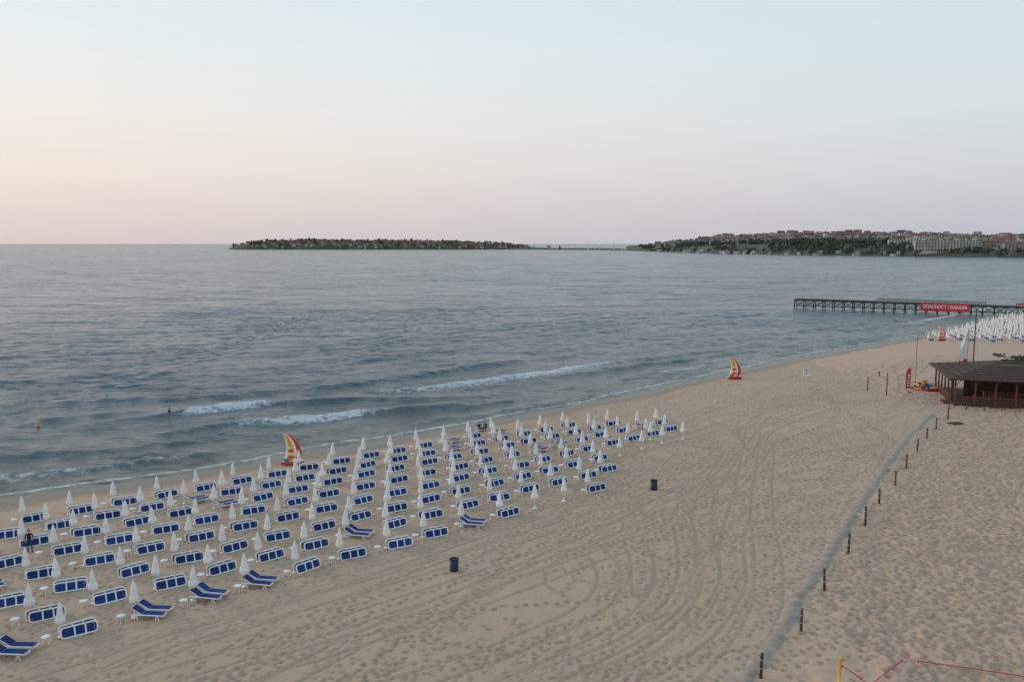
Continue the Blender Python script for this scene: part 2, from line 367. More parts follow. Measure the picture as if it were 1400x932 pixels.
def lounger_flat(mb,M):
    mb.tube(frame_pts(),.055,WHITE,8,True,M)
    for x0,x1 in ((-.84,-.32),(-.22,.30),(.42,.84)):
        mb.box(((x0+x1)/2,0,.004),(x1-x0,LW-.14,.03),BLUE,M)
    for x in (-.92,.92): mb.box((x,0,.0),(.10,LW-.14,.026),BLUE,M)
    for x in (-.27,.36): mb.box((x,0,0),(.09,LW-.06,.06),WHITE,M)
    for x in (-.7,.7):
        mb.tube([(x,-LW/2+.05,-.03),(x+.05,-LW/2+.08,-.15),(x+.05,LW/2-.08,-.15),(x,LW/2-.05,-.03)],.028,WHITE,6,False,M)
def stack(seed):
    r=random.Random(seed); s=MB()
    for k in range(2):
        a=math.radians((66,80)[k]+r.uniform(-6,5))
        M=Matrix.Translation((r.uniform(-.10,.10),k*.42-.1,LW/2*math.sin(a)+.03+k*.03))@Matrix.Rotation(r.uniform(-.06,.06),4,'Z')@Matrix.Rotation(a,4,'X')
        lounger_flat(s,M)
    return s.mesh('stacked_sun_loungers')
SK=[stack(i) for i in range(9)]
def openl():
    s=MB(); W=.72
    hx=-.35; ba=math.radians(32); bl=.8
    bx,bz=hx-bl*math.cos(ba),.36+bl*math.sin(ba)
    for y in (-W/2+.04,W/2-.04):
        s.tube([(1.05,y,.30),(.95,y,.36),(-1.0,y,.36),(-1.08,y,.30)],.042,WHITE,8)
        for x in (-.75,.7):
            s.tube([(x-.12,y,0.0),(x-.06,y,.2),(x,y,.34)],.036,WHITE,6); s.tube([(x+.14,y,0.0),(x+.07,y,.2),(x,y,.34)],.036,WHITE,6)
        s.tube([(hx,y*.9,.37),(bx,y*.9,bz)],.034,WHITE,6)
        s.tube([(-.75,y*.85,.36),((hx+bx)/2,y*.85,(.36+bz)/2)],.015,WHITE,5)
    s.tube([(bx,-W/2+.07,bz),(bx-.04,0,bz+.03),(bx,W/2-.07,bz)],.036,WHITE,6)
    s.tube([(1.05,-W/2+.04,.30),(1.1,0,.30),(1.05,W/2-.04,.30)],.042,WHITE,6)
    s.box(((hx+1.0)/2,0,.385),(1.0-hx-.04,W-.13,.035),BLUE)
    M=Matrix.Translation((hx,0,.385))@Matrix.Rotation(ba,4,'Y'); s.box((-bl/2,0,.012),(bl-.05,W-.15,.035),BLUE,M)
    return s.mesh('sun_lounger')
OP=openl()
t=MB(); 
t.lathe([(.40,.24),(.425,.26),(.445,.26),(.455,.245)],WHITE,20)
for a in range(4):
    an=a*math.pi/2+.78; t.tube([(.2*math.cos(an),.2*math.sin(an),.4),(.25*math.cos(an),.25*math.sin(an),0)],.022,WHITE,6)
TB=t.mesh('beach_table')
P0=np.array(G(20,890)); P10=np.array(G(691,704)); A=(P10-P0)/10; Bv=np.array((-.128,.99))*4.45
azA=math.atan2(A[1],A[0])
def inside(pt,pg):
    x,y=pt;c=False
    for i in range(len(pg)):
        x1,y1=pg[i];x2,y2=pg[i-1]
        if (y1>y)!=(y2>y) and x<(x2-x1)*(y-y1)/(y2-y1)+x1: c=not c
    return c
zone=[G(*p) for p in [(-300,1010),(-300,760),(-150,722),(0,702),(215,672),(420,633),(560,606),(650,592),(700,584),(760,580),(915,577),(925,597),(850,612),(835,640),(822,672),(742,676),(705,712),(690,712),(20,899)]]
opens={(0,0),(2,0),(3,0),(4,0),(6,1),(2,5),(-2,3),(1,6),(9,7),(12,4)}
for i in range(-6,24):
    for j in range(-12,16):
        p=P0+A*i+Bv*j+rng.normal(0,.13,2)
        if not inside(p,zone): continue
        z=gz(*p); az=azA+rng.normal(0,.09)-.06
        dirv=np.array((math.cos(az),math.sin(az)))
        up=p-dirv*1.0+np.array((-.05,.35)); place('beach_umbrella',random.choice(UM),(up[0],up[1],gz(*up)),random.uniform(0,6),random.uniform(.97,1.07),random.gauss(0,.022),random.gauss(0,.022))
        if (i,j) in opens or rng.random()<.03:
            a2=-.12+rng.normal(0,.08)
            if j>2: a2=azA
            dv=np.array((math.cos(a2),math.sin(a2))); pv=np.array((-dv[1],dv[0]))
            for s in (-.42,.42):
                q=p+pv*s+dv*.15; place('sun_lounger',OP,(q[0],q[1],gz(*q)),a2+rng.normal(0,.03),.94)
        else: place('stacked_sun_loungers',random.choice(SK),(p[0],p[1],z),az,.94)
        if rng.random()<(.9 if j<3 else .5):
            q=p-dirv*1.65+rng.normal(0,.1,2); place('beach_table',TB,(q[0],q[1],gz(*q)),random.uniform(0,6))
for x,y in [(933,600),(905,605),(889,600),(771,684),(731,694),(847,622),(877,613)]:
    g=G(x,y); place('beach_umbrella',random.choice(UM),(*g,gz(*g)),0,1.0)
far=[G(*p) for p in [(1262,464),(1290,466),(1400,470),(1520,472),(1520,436),(1400,432),(1345,438),(1300,449)]]
for i in range(110):
    for j in range(90):
        p=np.array((95+i*2.3+(j%2)*1.15,180+j*3.2+rng.normal(0,.2)))
        if inside(p,far) and dshore(*p)>5:
            place('beach_umbrella',random.choice(UM),(p[0],p[1],gz(*p)),random.uniform(0,6),1.08)
            if (i+j)%3==0: place('stacked_sun_loungers',SK[0],(p[0]+1.1,p[1]+.8,gz(*p)),.6)
# bins
bn=MB(); bn.lathe([(0,.27),(.02,.29),(.85,.31)],NAVY,20); bn.lathe([(.85,.335),(.9,.335),(.92,.30),(.88,.27)],BLACK,20)
for z in (.2,.62): bn.lathe([(z,.305),(z,.32),(z+.05,.322),(z+.05,.306)],NAVY,20)
bn.tube([(-.31,0,.7),(-.38,0,.72),(-.38,0,.6),(-.31,0,.58)],.015,GREY,5)
for k in range(10):
    a=k*.628; bn.tube([(.295*math.cos(a),.295*math.sin(a),.05),(.312*math.cos(a),.312*math.sin(a),.83)],.014,NAVY,4)
bm_=bn.mesh('litter_bin')
for x,y in [(621,779),(894,668)]: g=G(x,y); place('litter_bin',bm_,(*g,OFF),1)
# sail craft
def sail():
    s=MB(); N=24; outer=[];inner=[]
    for k in range(N+1):
        t=k/N; z=.35+3.2*t
        ox=-.75+2.0*(max(0,1-t**2.2))**.62*(.72+.28*math.sin(min(1,t*3)*math.pi/2)); ix=-.78+.28*math.sin(math.pi*t)
        if t>.985: ox=ix+.06
        ox=max(ox,ix+.02)
        outer.append((ox,z));inner.append((ix,z))
    bands=[WHITE,YEL,ORG,YEL,WHITE,RED,RED]
    M5=len(bands)
    for b_ in range(M5):
        vs=[];fs=[]
        for k in range(N+1):
            for s_ in (0,1):
                f=(b_+s_)/M5; x=inner[k][0]*(1-f)+outer[k][0]*f; y=.5*math.sin(math.pi*f)*(1-k/N*.6)
                vs+=[(x,-y*.5,inner[k][1]),(x,y*.25+.04,inner[k][1])]
        for k in range(N):
            o=k*4; fs+=[(o,o+2,o+6,o+4),(o+1,o+5,o+7,o+3)]
            if b_==0: fs.append((o,o+4,o+5,o+1))
            if b_==M5-1: fs.append((o+2,o+3,o+7,o+6))
        s.add(vs,fs,bands[b_],True)
    for k,z in enumerate((.9,1.25,1.6,1.95)): s.box((.1-.05*k,-.285,z),(.75-.1*k,.03,.16),(RED,WHITE)[k%2])
    s.tube([(-1.0,-.35,.25),(-.5,-.5,.28),(.5,-.5,.28),(1.1,-.3,.3),(1.35,0,.42)],.2,RED,10,rs=[.1,.2,.22,.18,.06])
    s.tube([(-1.0,.35,.25),(-.5,.5,.28),(.5,.5,.28),(1.1,.3,.3),(1.35,0,.42)],.2,WHITE,10,rs=[.1,.2,.22,.18,.06])
    s.box((0,0,.42),(1.5,.95,.1),WHITE); s.box((-.5,-.2,.6),(.4,.5,.28),LBL); s.tube([(-.4,0,.4),(-.65,.05,3.4)],.03,GREY,6)
    return s.mesh('sail_water_bike')
SL=sail()
for x,y,r in [(398,627,.1),(1003,513,.0),(1286,463,.2)]: g=G(x,y); place('sail_water_bike',SL,(*g,gz(*g)),r,1.0 if x<1000 else 1.1)
# pier
pr=MB(); a=np.array((106,314.)); b2=np.array((215,247.)); Lp=np.linalg.norm(b2-a); ang=math.atan2(*(b2-a)[::-1])
W2=2.2; dk=SEA+3.3
pr.box((Lp/2,0,dk),(Lp,2*W2,.18),STEEL); 
for y in(-W2+.1,W2-.1): pr.box((Lp/2,y,dk-.32),(Lp,.2,.4),STEEL)
nx=int(Lp/3.4)
for k in range(nx+1):
    x=k*3.4
    for y in (-W2+.3,W2-.3):
        pr.tube([(x,y,-5),(x,y,dk-.1)],.16,STEEL,8)
        if k<nx:
            pr.tube([(x,y,SEA+.5),(x+3.4,y,dk-.4)],.08,STEEL,5); pr.tube([(x+3.4,y,SEA+.5),(x,y,dk-.4)],.08,STEEL,5)
            pr.tube([(x,y,SEA+.9),(x+3.4,y,SEA+.9)],.08,STEEL,5)
    pr.tube([(x,-W2+.3,SEA+.5),(x,W2-.3,dk-.4)],.06,STEEL,5)
    pr.box((x,0,dk-.6),(.2,2*W2,.2),STEEL)
for y in(-W2+.1,W2-.1):
    for z in(.55,1.05):
        pr.tube([(28,y,dk+z),(62,y,dk+z)],.06,STEEL,5)
    for x in range(28,63,2): pr.tube([(x,y,dk+.1),(x,y,dk+1.05)],.05,STEEL,5)
for x in np.arange(1,28,1.3): pr.box((x,random.uniform(-.3,.3),dk+.13),(random.uniform(.6,1.1),4,.08),DARKWOOD)
po=place('wooden_pier',pr.mesh('wooden_pier'),(a[0],a[1],0),ang)
def textmesh(txt,size,mat,name):
    c=bpy.data.curves.new(name,'FONT'); c.body=txt; c.size=size; c.align_x='CENTER'; c.align_y='CENTER'; c.extrude=.01; c.offset=.03
    c.materials.append(mat); return bpy.data.objects.new(name,c)
e=bpy.data.objects.new('danger_sign',None); scene.collection.objects.link(e)
ux,uy=(b2-a)/Lp; sx=50
e.location=(a[0]+ux*sx+uy*2.5,a[1]+uy*sx-ux*2.5,dk-1.0); e.rotation_euler=(0,0,ang)
s=MB(); s.box((0,0,0),(15,.08,2.7),RED); 
for x in (-6,-2,2,6): s.box((x,.1,0),(.1,.1,2.8),STEEL)
pn=place('panel',s.mesh('panel')); pn.parent=e
tx=textmesh('ОПАСНОСТ / DANGER',1.45,WHITE,'lettering'); scene.collection.objects.link(tx); tx.parent=e; tx.location=(0,-.06,0); tx.rotation_euler=(math.pi/2,0,0)
bpy.context.view_layer.update(); k_=13.6/max(tx.dimensions.x,.1); tx.scale=(k_,min(k_*1.25,1.5),1)
g=G(1394,432,SEA); s=MB(); s.box((0,0,2.6),(2.6,.06,1.5),RED); s.box((0,-.04,2.6),(2.0,.02,.35),WHITE); s.tube([(-1,.05,-1),(-1,.05,3.3)],.06,STEEL); s.tube([(1,.05,-1),(1,.05,3.3)],.06,STEEL); place('warning_sign',s.mesh('warning_sign'),(g[0],g[1],0),-.4)
# ---------------- BEACH BAR
b_=MB(); Wd,Dp=26,15
b_.box((Wd/2,Dp/2,.15),(Wd,Dp,.3),DARKWOOD)
b_.box((-.5,3,.08),(1.0,3,.16),DARKWOOD)
for x in np.arange(0.1,Wd,2.58):
    for y in (.1,Dp-.1): b_.box((x,y,2.1),(.2,.2,3.6),REDWOOD)
    b_.tube([(x+.1,.1,3.1),(x+.75,.1,3.78)],.06,REDWOOD,4); b_.tube([(x-.1,.1,3.1),(x-.75,.1,3.78)],.06,REDWOOD,4)
for y in np.arange(2.6,Dp,2.45): b_.box((.1,y,2.1),(.2,.2,3.6),REDWOOD)
b_.box((Wd/2,.1,3.85),(Wd+.4,.22,.24),REDWOOD); b_.box((.1,Dp/2,3.84),(.22,Dp,.24),REDWOOD)
for z in (.55,.8,1.05,1.3):
    b_.box((Wd/2,-.03,z),(Wd,.06,.12),REDWOOD); b_.box((-.03,Dp/2+1.5,z),(.06,Dp-3,.12),REDWOOD)
for x in np.arange(.1,Wd,.43): b_.box((x,.04,.85),(.06,.05,1.0),DARKWOOD)
b_.box((Wd/2,.02,1.4),(Wd,.22,.06),REDWOOD)
b_.box((Wd/2+1,Dp*.62,2.0),(Wd-4,.15,3.4),DARKWOOD); b_.box((9,6,.85),(8,.8,1.1),REDWOOD); b_.box((9,6,1.43),(8.3,1.0,.07),POSTM)
b_.box((Wd/2+1,Dp*.62-.12,2.5),(12,.06,.6),POSTM)
for x in (4,7.5,11,15,19):
    b_.lathe([(.3,.25),(.33,.05),(1.0,.04),(1.03,.45),(1.07,.45)],DARKWOOD,12,c=(x,2.6))
    for dx in(-.8,.8):
        b_.box((x+dx,2.6,.75),(.42,.42,.05),REDWOOD); b_.box((x+dx*1.25,2.6,1.05),(.05,.42,.6),REDWOOD)
        for qx in(-.18,.18):
            for qy in(-.18,.18): b_.box((x+dx+qx,2.6+qy,.53),(.04,.04,.44),REDWOOD)
o=.9; E=4.0; R=5.9; x0,x1,y0,y1=-o,Wd+o,-o,Dp+o
rings=8
def ring(t,dz=0):
    q=t*(Dp/2+o-.05); return [(x0+q,y0+q,E+(R-E)*t+dz),(x1-q,y0+q,E+(R-E)*t+dz),(x1-q,y1-q,E+(R-E)*t+dz),(x0+q,y1-q,E+(R-E)*t+dz)]
for k in range(rings):
    r0=ring(k/rings,.05);r1=ring((k+1)/rings,-.0)
    b_.add(r0+r1,[(0,1,5,4),(1,2,6,5),(2,3,7,6),(3,0,4,7)],ROOFM)
r0=ring(0,.05);rb=ring(0,-.12); b_.add(r0+rb,[(0,4,5,1),(1,5,6,2),(2,6,7,3),(3,7,4,0),(4,7,6,5)],DARKWOOD)
b_.tube([(x0+8.3,Dp/2,R+.05),(x1-8.3,Dp/2,R+.05)],.12,ROOFM,6)
gb=G(1304,554); br=-math.radians(17)
for x in range(0,9):
    b_.tube([(x*2.2-1,-2.2,0),(x*2.2-1,-2.2,1.0)],.06,POSTM,6)
    b_.tube([(x*2.2-1,-2.2,.9),(x*2.2-.5,-2.2,.72),(x*2.2+.1,-2.2,.66),(x*2.2+.7,-2.2,.72),(x*2.2+1.2,-2.2,.9)],.02,POSTM,5)
place('beach_bar',b_.mesh('beach_bar'),(gb[0],gb[1],OFF-.02),br)
g=G(1329,520); s=MB(); s.tube([(0,0,-.2),(0,0,12.2)],.1,POSTM,8,rs=[.12,.08]); s.tube([(-.6,0,11),(.6,0,11)],.03,POSTM)
s.tube([(0,0,11.6),(.5,0,6),(1.0,0,3)],.015,GREY,4); place('wooden_mast',s.mesh('wooden_mast'),(*g,OFF))
g=G(1318,522); s=MB(); s.tube([(.25,0,-.2),(.3,0,9.0)],.05,GREY,8)
vs=[];fs=[]; N=22
for k in range(N+1):
    t=k/N; z=9-6.1*t; w=.12+.85*math.sin(min(1,t*1.15)*math.pi*.62)*(1+.15*math.sin(t*17)); sk=-.55*t
    for q in range(7):
        f=q/6; vs.append((.3-w*f+sk*f,.22*math.sin(f*13+t*4),z-.7*f*t+.12*math.sin(f*9)*t))
for k in range(N):
    for q in range(6): fs.append((k*7+q,k*7+q+1,k*7+q+8,k*7+q+7))
s.add(vs[:],fs[:-24],CANVAS,True); s.add(vs[:],fs[-24:],RED,True); place('feather_banner',s.mesh('feather_banner'),(*g,OFF))
g=G(1251,522); s=MB(); s.tube([(0,0,0),(0,0,8.3)],.08,GREY,8,rs=[.09,.05]); s.tube([(-.8,0,8.25),(.8,0,8.25)],.04,GREY)
for x in(-.8,.8): s.box((x,-.1,8.2),(.5,.35,.16),GREY); s.box((x,-.1,8.11),(.42,.28,.02),WHITE)
s.lathe([(0,.2),(.15,.18),(.2,.09)],GREY,10); place('lamp_post',s.mesh('lamp_post'),(*g,OFF))
def fpole(x,y,hgt,mat=REDWOOD,top=True):
    g=G(x,y); s=MB(); s.lathe([(-.2,.09),(hgt*.9,.08),(hgt,.07),(hgt+.08,.02)],mat,8)
    s.box((0,0,hgt*.75),(.24,.24,.1),mat); 
    if top: s.lathe([(hgt+.05,.05),(hgt+.12,.11),(hgt+.22,.09),(hgt+.28,.02)],mat,8)
    place('wooden_pole',s.mesh('wooden_pole'),(*g,OFF))
fpole(1186,534,2.1);fpole(1212,540,3.2);fpole(1202,514,.9,BLACK,False)
fl=MB(); fl.tube([(0,0,0),(0,0,3.6),(-.15,0,3.85),(-.4,0,3.9)],.03,GREY)
vs=[];fs=[]
for k in range(13):
    t=k/12; z=.7+3.15*t; w=.75 if t<.75 else .75*(1-((t-.75)/.25)**2*.55)
    for q in range(4): f=q/3; vs.append((-.03-w*f,.06*math.sin(f*5+t*3),z-(0.12*f if t<.9 else .0)))
for k in range(12):
    for q in range(3): fs.append((k*4+q,k*4+q+1,k*4+q+5,k*4+q+4))
fl.add(vs,fs,RED,True)
for k in range(5): fl.box((-.4,-.09,1.1+k*.42),(.34,.02,.2),WHITE)
fl.lathe([(0,.3),(.08,.28),(.12,.06)],BLACK,12); fme=fl.mesh('feather_flag')
for x,y in [(1244,536)]: g=G(x,y); place('feather_flag',fme,(*g,OFF),.1)
def kayak(mt):
    k=MB(); N=12
    vs=[];fs=[]
    for i in range(N+1):
        t=i/N*2-1; w=.42*max(.02,(1-abs(t)**2.4)); zt=.34+.16*abs(t)**3; zb=.02+.2*abs(t)**3
        for a in range(10):
            an=a/10*2*math.pi; vs.append((t*1.6,w*math.cos(an),(zt+zb)/2+(zt-zb)/2*math.sin(an)))
    for i in range(N):
        for a in range(10): fs.append((i*10+a,i*10+(a+1)%10,(i+1)*10+(a+1)%10,(i+1)*10+a))
    k.add(vs,fs,mt,True); k.box((-.2,0,.37),(.6,.4,.05),BLACK); k.box((-.5,0,.5),(.06,.38,.28),BLACK); k.box((.9,0,.38),(.4,.25,.04),WHITE); return k.mesh('kayak')
for (x,y),mt,r in zip([(1254,531),(1258,527),(1264,533),(1268,528),(1262,524),(1273,534)],[RED,ORG,YEL,LBL,ORG,RED],[.3,1.0,-.2,.6,2.0,.1]):
    g=G(x,y); place('beach_kayak',kayak(mt),(*g,OFF+.02),r)
g=G(1102,520); s=MB(); s.box((0,0,1.4),(1.1,.06,1.1),WHITE)
for x in (-.45,.45): s.tube([(x,.05,0),(x,.05,2.0)],.03,GREY)
for k in range(4): s.box((0,-.035,1.1+k*.2),(.8,.01,.07),LBL)
s.box((0,-.035,1.86),(.8,.01,.08),RED); place('notice_board',s.mesh('notice_board'),(*g,OFF))
g=G(1306,578); s=MB(); s.box((0,0,.03),(1.6,1.2,.05),DARKWOOD)
for k in range(7): s.box((0,-.5+k*.165,.07),(1.62,.12,.03),POSTM)
place('wooden_pallet',s.mesh('wooden_pallet'),(*g,OFF),.3)
g=np.array(G(1146,962)); s=MB(); s.tube([(0,0,-.1),(0,0,2.45)],.07,YEL,10); s.lathe([(2.45,.07),(2.5,.075),(2.52,.02)],YEL,10); s.tube([(0,-.0,2.3),(.12,0,2.3)],.02,GREY); s.tube([(0,0,1.2),(.12,0,1.2)],.02,GREY)
place('volleyball_post',s.mesh('volleyball_post'),(*g,OFF))
def tape(pts,name,r=.025):
    s=MB(); P_=[]
    for q in range(len(pts)-1):
        for k in range(8): t=k/8; P_.append([pts[q][i]*(1-t)+pts[q+1][i]*t for i in range(3)])
    P_.append(pts[-1])
    s.tube(P_,r,RED,5)
    for p in (pts[0],pts[-1]): s.tube([(p[0],p[1],p[2]-.15),(p[0],p[1],p[2]+.04)],.03,RED,5)
    place(name,s.mesh(name))
def g3(x,y,z): return (*G(x,y,z),z)
g0=(g[0]+.1,g[1],OFF+2.1)
tape([g0,g3(1163,917,1.5),g3(1178,928,1.0),g3(1196,941,.8)],'net_rope'); tape([g3(1190,936,OFF+.1),g3(1212,918,OFF+.1),g3(1233,902,OFF+.1)],'court_line_tape')
tape([g3(1255,903,OFF+.1),g3(1300,909,OFF+.1),g3(1400,924,OFF+.1),g3(1500,939,OFF+.1)],'court_line_tape')
# ---------------- PEOPLE
def person(name,J,edges,rad,loc,rz,head,top=BLACK,low=JEANS):
    me=bpy.data.meshes.new('body_tmp'); keys=list(J); me.from_pydata([J[k] for k in keys],[(keys.index(a),keys.index(b)) for a,b in edges],[])
    o=bpy.data.objects.new('tmp',me); scene.collection.objects.link(o)
    md=o.modifiers.new('s','SKIN'); 
    for i,k in enumerate(keys):
        r=rad[k]; me.skin_vertices[0].data[i].radius=r if isinstance(r,tuple) else (r,r)
    me.skin_vertices[0].data[keys.index('pelvis')].use_root=True
    sb=o.modifiers.new('d','SUBSURF'); sb.levels=2; sb.render_levels=2
    dg=bpy.context.evaluated_depsgraph_get(); m2=bpy.data.meshes.new_from_object(o.evaluated_get(dg)); bpy.data.objects.remove(o)
    m2.materials.clear()
    for mt in (low,top,SKIN,HAIR): m2.materials.append(mt)
    hands=[Vector(J['wr_l']),Vector(J['wr_r'])]; feet=[Vector(J['toe_l']),Vector(J['toe_r'])]; nk=Vector(J['neck']); pv=Vector(J['pelvis'])
    for p in m2.polygons:
        p.use_smooth=True; c=p.center
        if min((c-h).length for h in hands)<.13: k=2
        elif (c-nk).length<.07 or c.z>nk.z+.02: k=2
        elif c.z<pv.z+.06 and not min((c-Vector(J[e_])).length for e_ in('el_l','el_r'))<.18: k=0
        else: k=1
        if min((c-h).length for h in feet)<.14: k=3
        p.material_index=k
    ob=place(name,m2,loc,rz)
    hm_=MB(); hv=Vector(head); pr=[]
    for i in range(11):
        t=i/10; a=-math.pi/2+math.pi*t; pr.append((hv.z+.125*math.sin(a),.088*max(.02,math.cos(a))*(.82 if t<.35 else 1)))
    hm_.lathe(pr,SKIN,16,c=(hv.x,hv.y),M=None)
    pr=[(z+.012,r*1.12) for z,r in pr[5:]]; hm_.lathe(pr,HAIR,16,c=(hv.x,hv.y+.018))
    f=hv+Vector((0,-.085,-.01)); hm_.tube([f+Vector((0,.01,.03)),f+Vector((0,-.02,-.01)),f+Vector((0,.005,-.02))],.012,SKIN,6)
    for x in(-.03,.03): hm_.lathe([(f.z+.015,.003),(f.z+.022,.009),(f.z+.03,.003)],BLACK,6,c=(f.x+x,f.y+.01))
    for x in(-.088,.088): hm_.tube([hv+Vector((x,0,-.03)),hv+Vector((x*1.06,0,0)),hv+Vector((x,0,.03))],.012,SKIN,5)
    hm_.box((f.x,f.y+.012,f.z-.05),(.045,.012,.01),RED)
    h=place('head',hm_.mesh('head')); h.parent=ob
    return ob
def fingers(J,E,R,s,base,dirv,side):
    b=Vector(base); d=Vector(dirv).normalized(); sd=Vector(side).normalized()
    J['palm_'+s]=tuple(b+d*.08); E.append(('wr_'+s,'palm_'+s)); R['palm_'+s]=(.035,.02)
    for k,(o,Ln) in enumerate(((-.03,.06),(-.01,.075),(.01,.07),(.03,.055))):
        n1=f'f{k}_{s}';n2=f'g{k}_{s}'; J[n1]=tuple(b+d*(.10)+sd*o); J[n2]=tuple(b+d*(.10+Ln)+sd*o+Vector((0,-.02,0))); E+= [('palm_'+s,n1),(n1,n2)]; R[n1]=.009; R[n2]=.007
    J['th_'+s]=tuple(b+d*.07+sd*.055); E.append(('palm_'+s,'th_'+s)); R['th_'+s]=.01
def standing():
    J=dict(pelvis=(0,0,.95),waist=(0,0,1.1),chest=(0,.01,1.32),neck=(0,0,1.5),hd=(0,-.01,1.58),
      hip_l=(-.1,0,.9),kn_l=(-.12,-.03,.5),an_l=(-.13,.03,.09),toe_l=(-.15,-.13,.03),hip_r=(.1,0,.9),kn_r=(.13,-.08,.5),an_r=(.14,.0,.09),toe_r=(.17,-.16,.03),
      sh_l=(-.19,.01,1.42),el_l=(-.26,.03,1.14),wr_l=(-.27,-.08,.9),sh_r=(.19,.01,1.42),el_r=(.27,.02,1.15),wr_r=(.2,-.2,1.02))
    E=[('pelvis','waist'),('waist','chest'),('chest','neck'),('neck','hd'),('pelvis','hip_l'),('hip_l','kn_l'),('kn_l','an_l'),('an_l','toe_l'),('pelvis','hip_r'),('hip_r','kn_r'),('kn_r','an_r'),('an_r','toe_r'),('chest','sh_l'),('sh_l','el_l'),('el_l','wr_l'),('chest','sh_r'),('sh_r','el_r'),('el_r','wr_r')]
    R=dict(pelvis=(.15,.11),waist=(.13,.1),chest=(.16,.11),neck=.055,hd=.05,hip_l=.09,hip_r=.09,kn_l=.06,kn_r=.06,an_l=.042,an_r=.042,toe_l=.035,toe_r=.035,sh_l=.065,sh_r=.065,el_l=.043,el_r=.043,wr_l=.027,wr_r=.027)
    fingers(J,E,R,'l',J['wr_l'],(0,-.2,-1),(0,-1,.1)); fingers(J,E,R,'r',J['wr_r'],(-.2,-1,-.2),(-1,.2,0))
    return J,E,R,(0,-.02,1.66)
def sitting():
    J=dict(pelvis=(0,0,.5),waist=(0,-.02,.66),chest=(0,-.08,.87),neck=(0,-.12,1.05),hd=(0,-.15,1.12),
      hip_l=(-.1,-.02,.47),kn_l=(-.14,-.45,.5),an_l=(-.14,-.42,.1),toe_l=(-.15,-.58,.04),hip_r=(.1,-.02,.47),kn_r=(.15,-.45,.52),an_r=(.14,-.48,.1),toe_r=(.16,-.64,.04),
      sh_l=(-.19,-.08,.97),el_l=(-.25,-.2,.72),wr_l=(-.12,-.4,.64),sh_r=(.19,-.08,.97),el_r=(.25,-.2,.72),wr_r=(.12,-.4,.66))
    _,E,R,_h=standing(); E=[e_ for e_ in E if not any(('palm' in q or 'th_' in q or (q[0] in 'fg' and q[1].isdigit())) for q in e_)]
    R={k:v for k,v in R.items() if k in J}
    fingers(J,E,R,'l',J['wr_l'],(.3,-1,-.3),(1,.2,0)); fingers(J,E,R,'r',J['wr_r'],(-.3,-1,-.3),(-1,.2,0))
    return J,E,R,(0,-.19,1.21)
J,E_,R_,hd=standing(); g=G(41,753); person('person_standing',J,E_,R_,(*g,gz(*g)),.6,hd)
J,E_,R_,hd=sitting()
for (x,y),rz,tp in (((655,583),.6,BLACK),((664,582),-.4,JEANS)):
    g=G(x,y); person('person_sitting',J,E_,R_,(g[0],g[1],gz(*g)),rz,hd,top=tp,low=BLACK)
g=G(660,582); place('sun_lounger',OP,(g[0],g[1]+.1,gz(*g)),0.0)
J,E_,R_,hd=standing(); g=G(232,567,SEA); person('person_wading',J,E_,R_,(*g,SEA-.75),2.6,hd,top=BLACK,low=BLACK)
by=MB(); by.lathe([(-.3,.05),(-.1,.18),(.15,.22),(.4,.16),(.5,.05),(.65,.04),(.7,.02)],ORG,14); by.lathe([(.05,.23),(.05,.25),(.12,.25),(.12,.23)],WHITE,14)
for x,y in [(52,582)]: g=G(x,y,SEA); place('marker_buoy',by.mesh('marker_buoy'),(*g,SEA))
def gull():
    s=MB(); s.tube([(-.22,0,.16),(-.12,0,.2),(.05,0,.22),(.16,0,.3),(.21,0,.36),(.26,0,.36),(.31,0,.345)],.06,WHITE,8,rs=[.01,.05,.075,.05,.04,.03,.006])
    for y in(-.055,.055): s.tube([(.1,y,.25),(-.05,y*1.2,.24),(-.28,y*.5,.2)],.03,GREY,6,rs=[.03,.045,.008]); s.tube([(.02,y*.6,.17),(.03,y*.6,0)],.008,ORG,4)
    return s.mesh('seagull')
gm=gull()
for x,y in [(1116,534),(1121,533),(1110,531),(980,550),(1058,545),(1135,560)]: g=G(x,y); place('seagull',gm,(*g,gz(*g)),random.uniform(0,6),1.3)
# ---------------- DISTANT LAND
def haze_tint(c,k=.25):  # blends bluish distance haze into the base colour of far materials
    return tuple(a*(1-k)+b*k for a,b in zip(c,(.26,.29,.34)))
GREEN=[pmat(f'foliage_{i}',haze_tint(c,.03),.95,.35,.05,obj=False) for i,c in enumerate([(.045,.065,.035),(.07,.085,.04),(.03,.05,.032)])]
HILL=pmat('scrub_earth',haze_tint((.085,.085,.055),.05),.95,.4,.02,obj=False)
WALLS=[pmat(f'render_wall_{i}',c,.9,.15,.1) for i,c in enumerate([(.62,.57,.52),(.48,.38,.31),(.78,.75,.72),(.38,.27,.22),(.58,.48,.39)])]
ROOFS=[pmat(f'tile_roof_{i}',c,.9,.25,.1) for i,c in enumerate([(.24,.105,.075),(.28,.15,.11),(.17,.09,.075),(.34,.33,.33)])]
WOODW=pmat('timber_wall',(.17,.10,.075),.9,.2,.1)
WIND=pmat('far_window',haze_tint((.03,.035,.05),.05),.3,.3,.1)
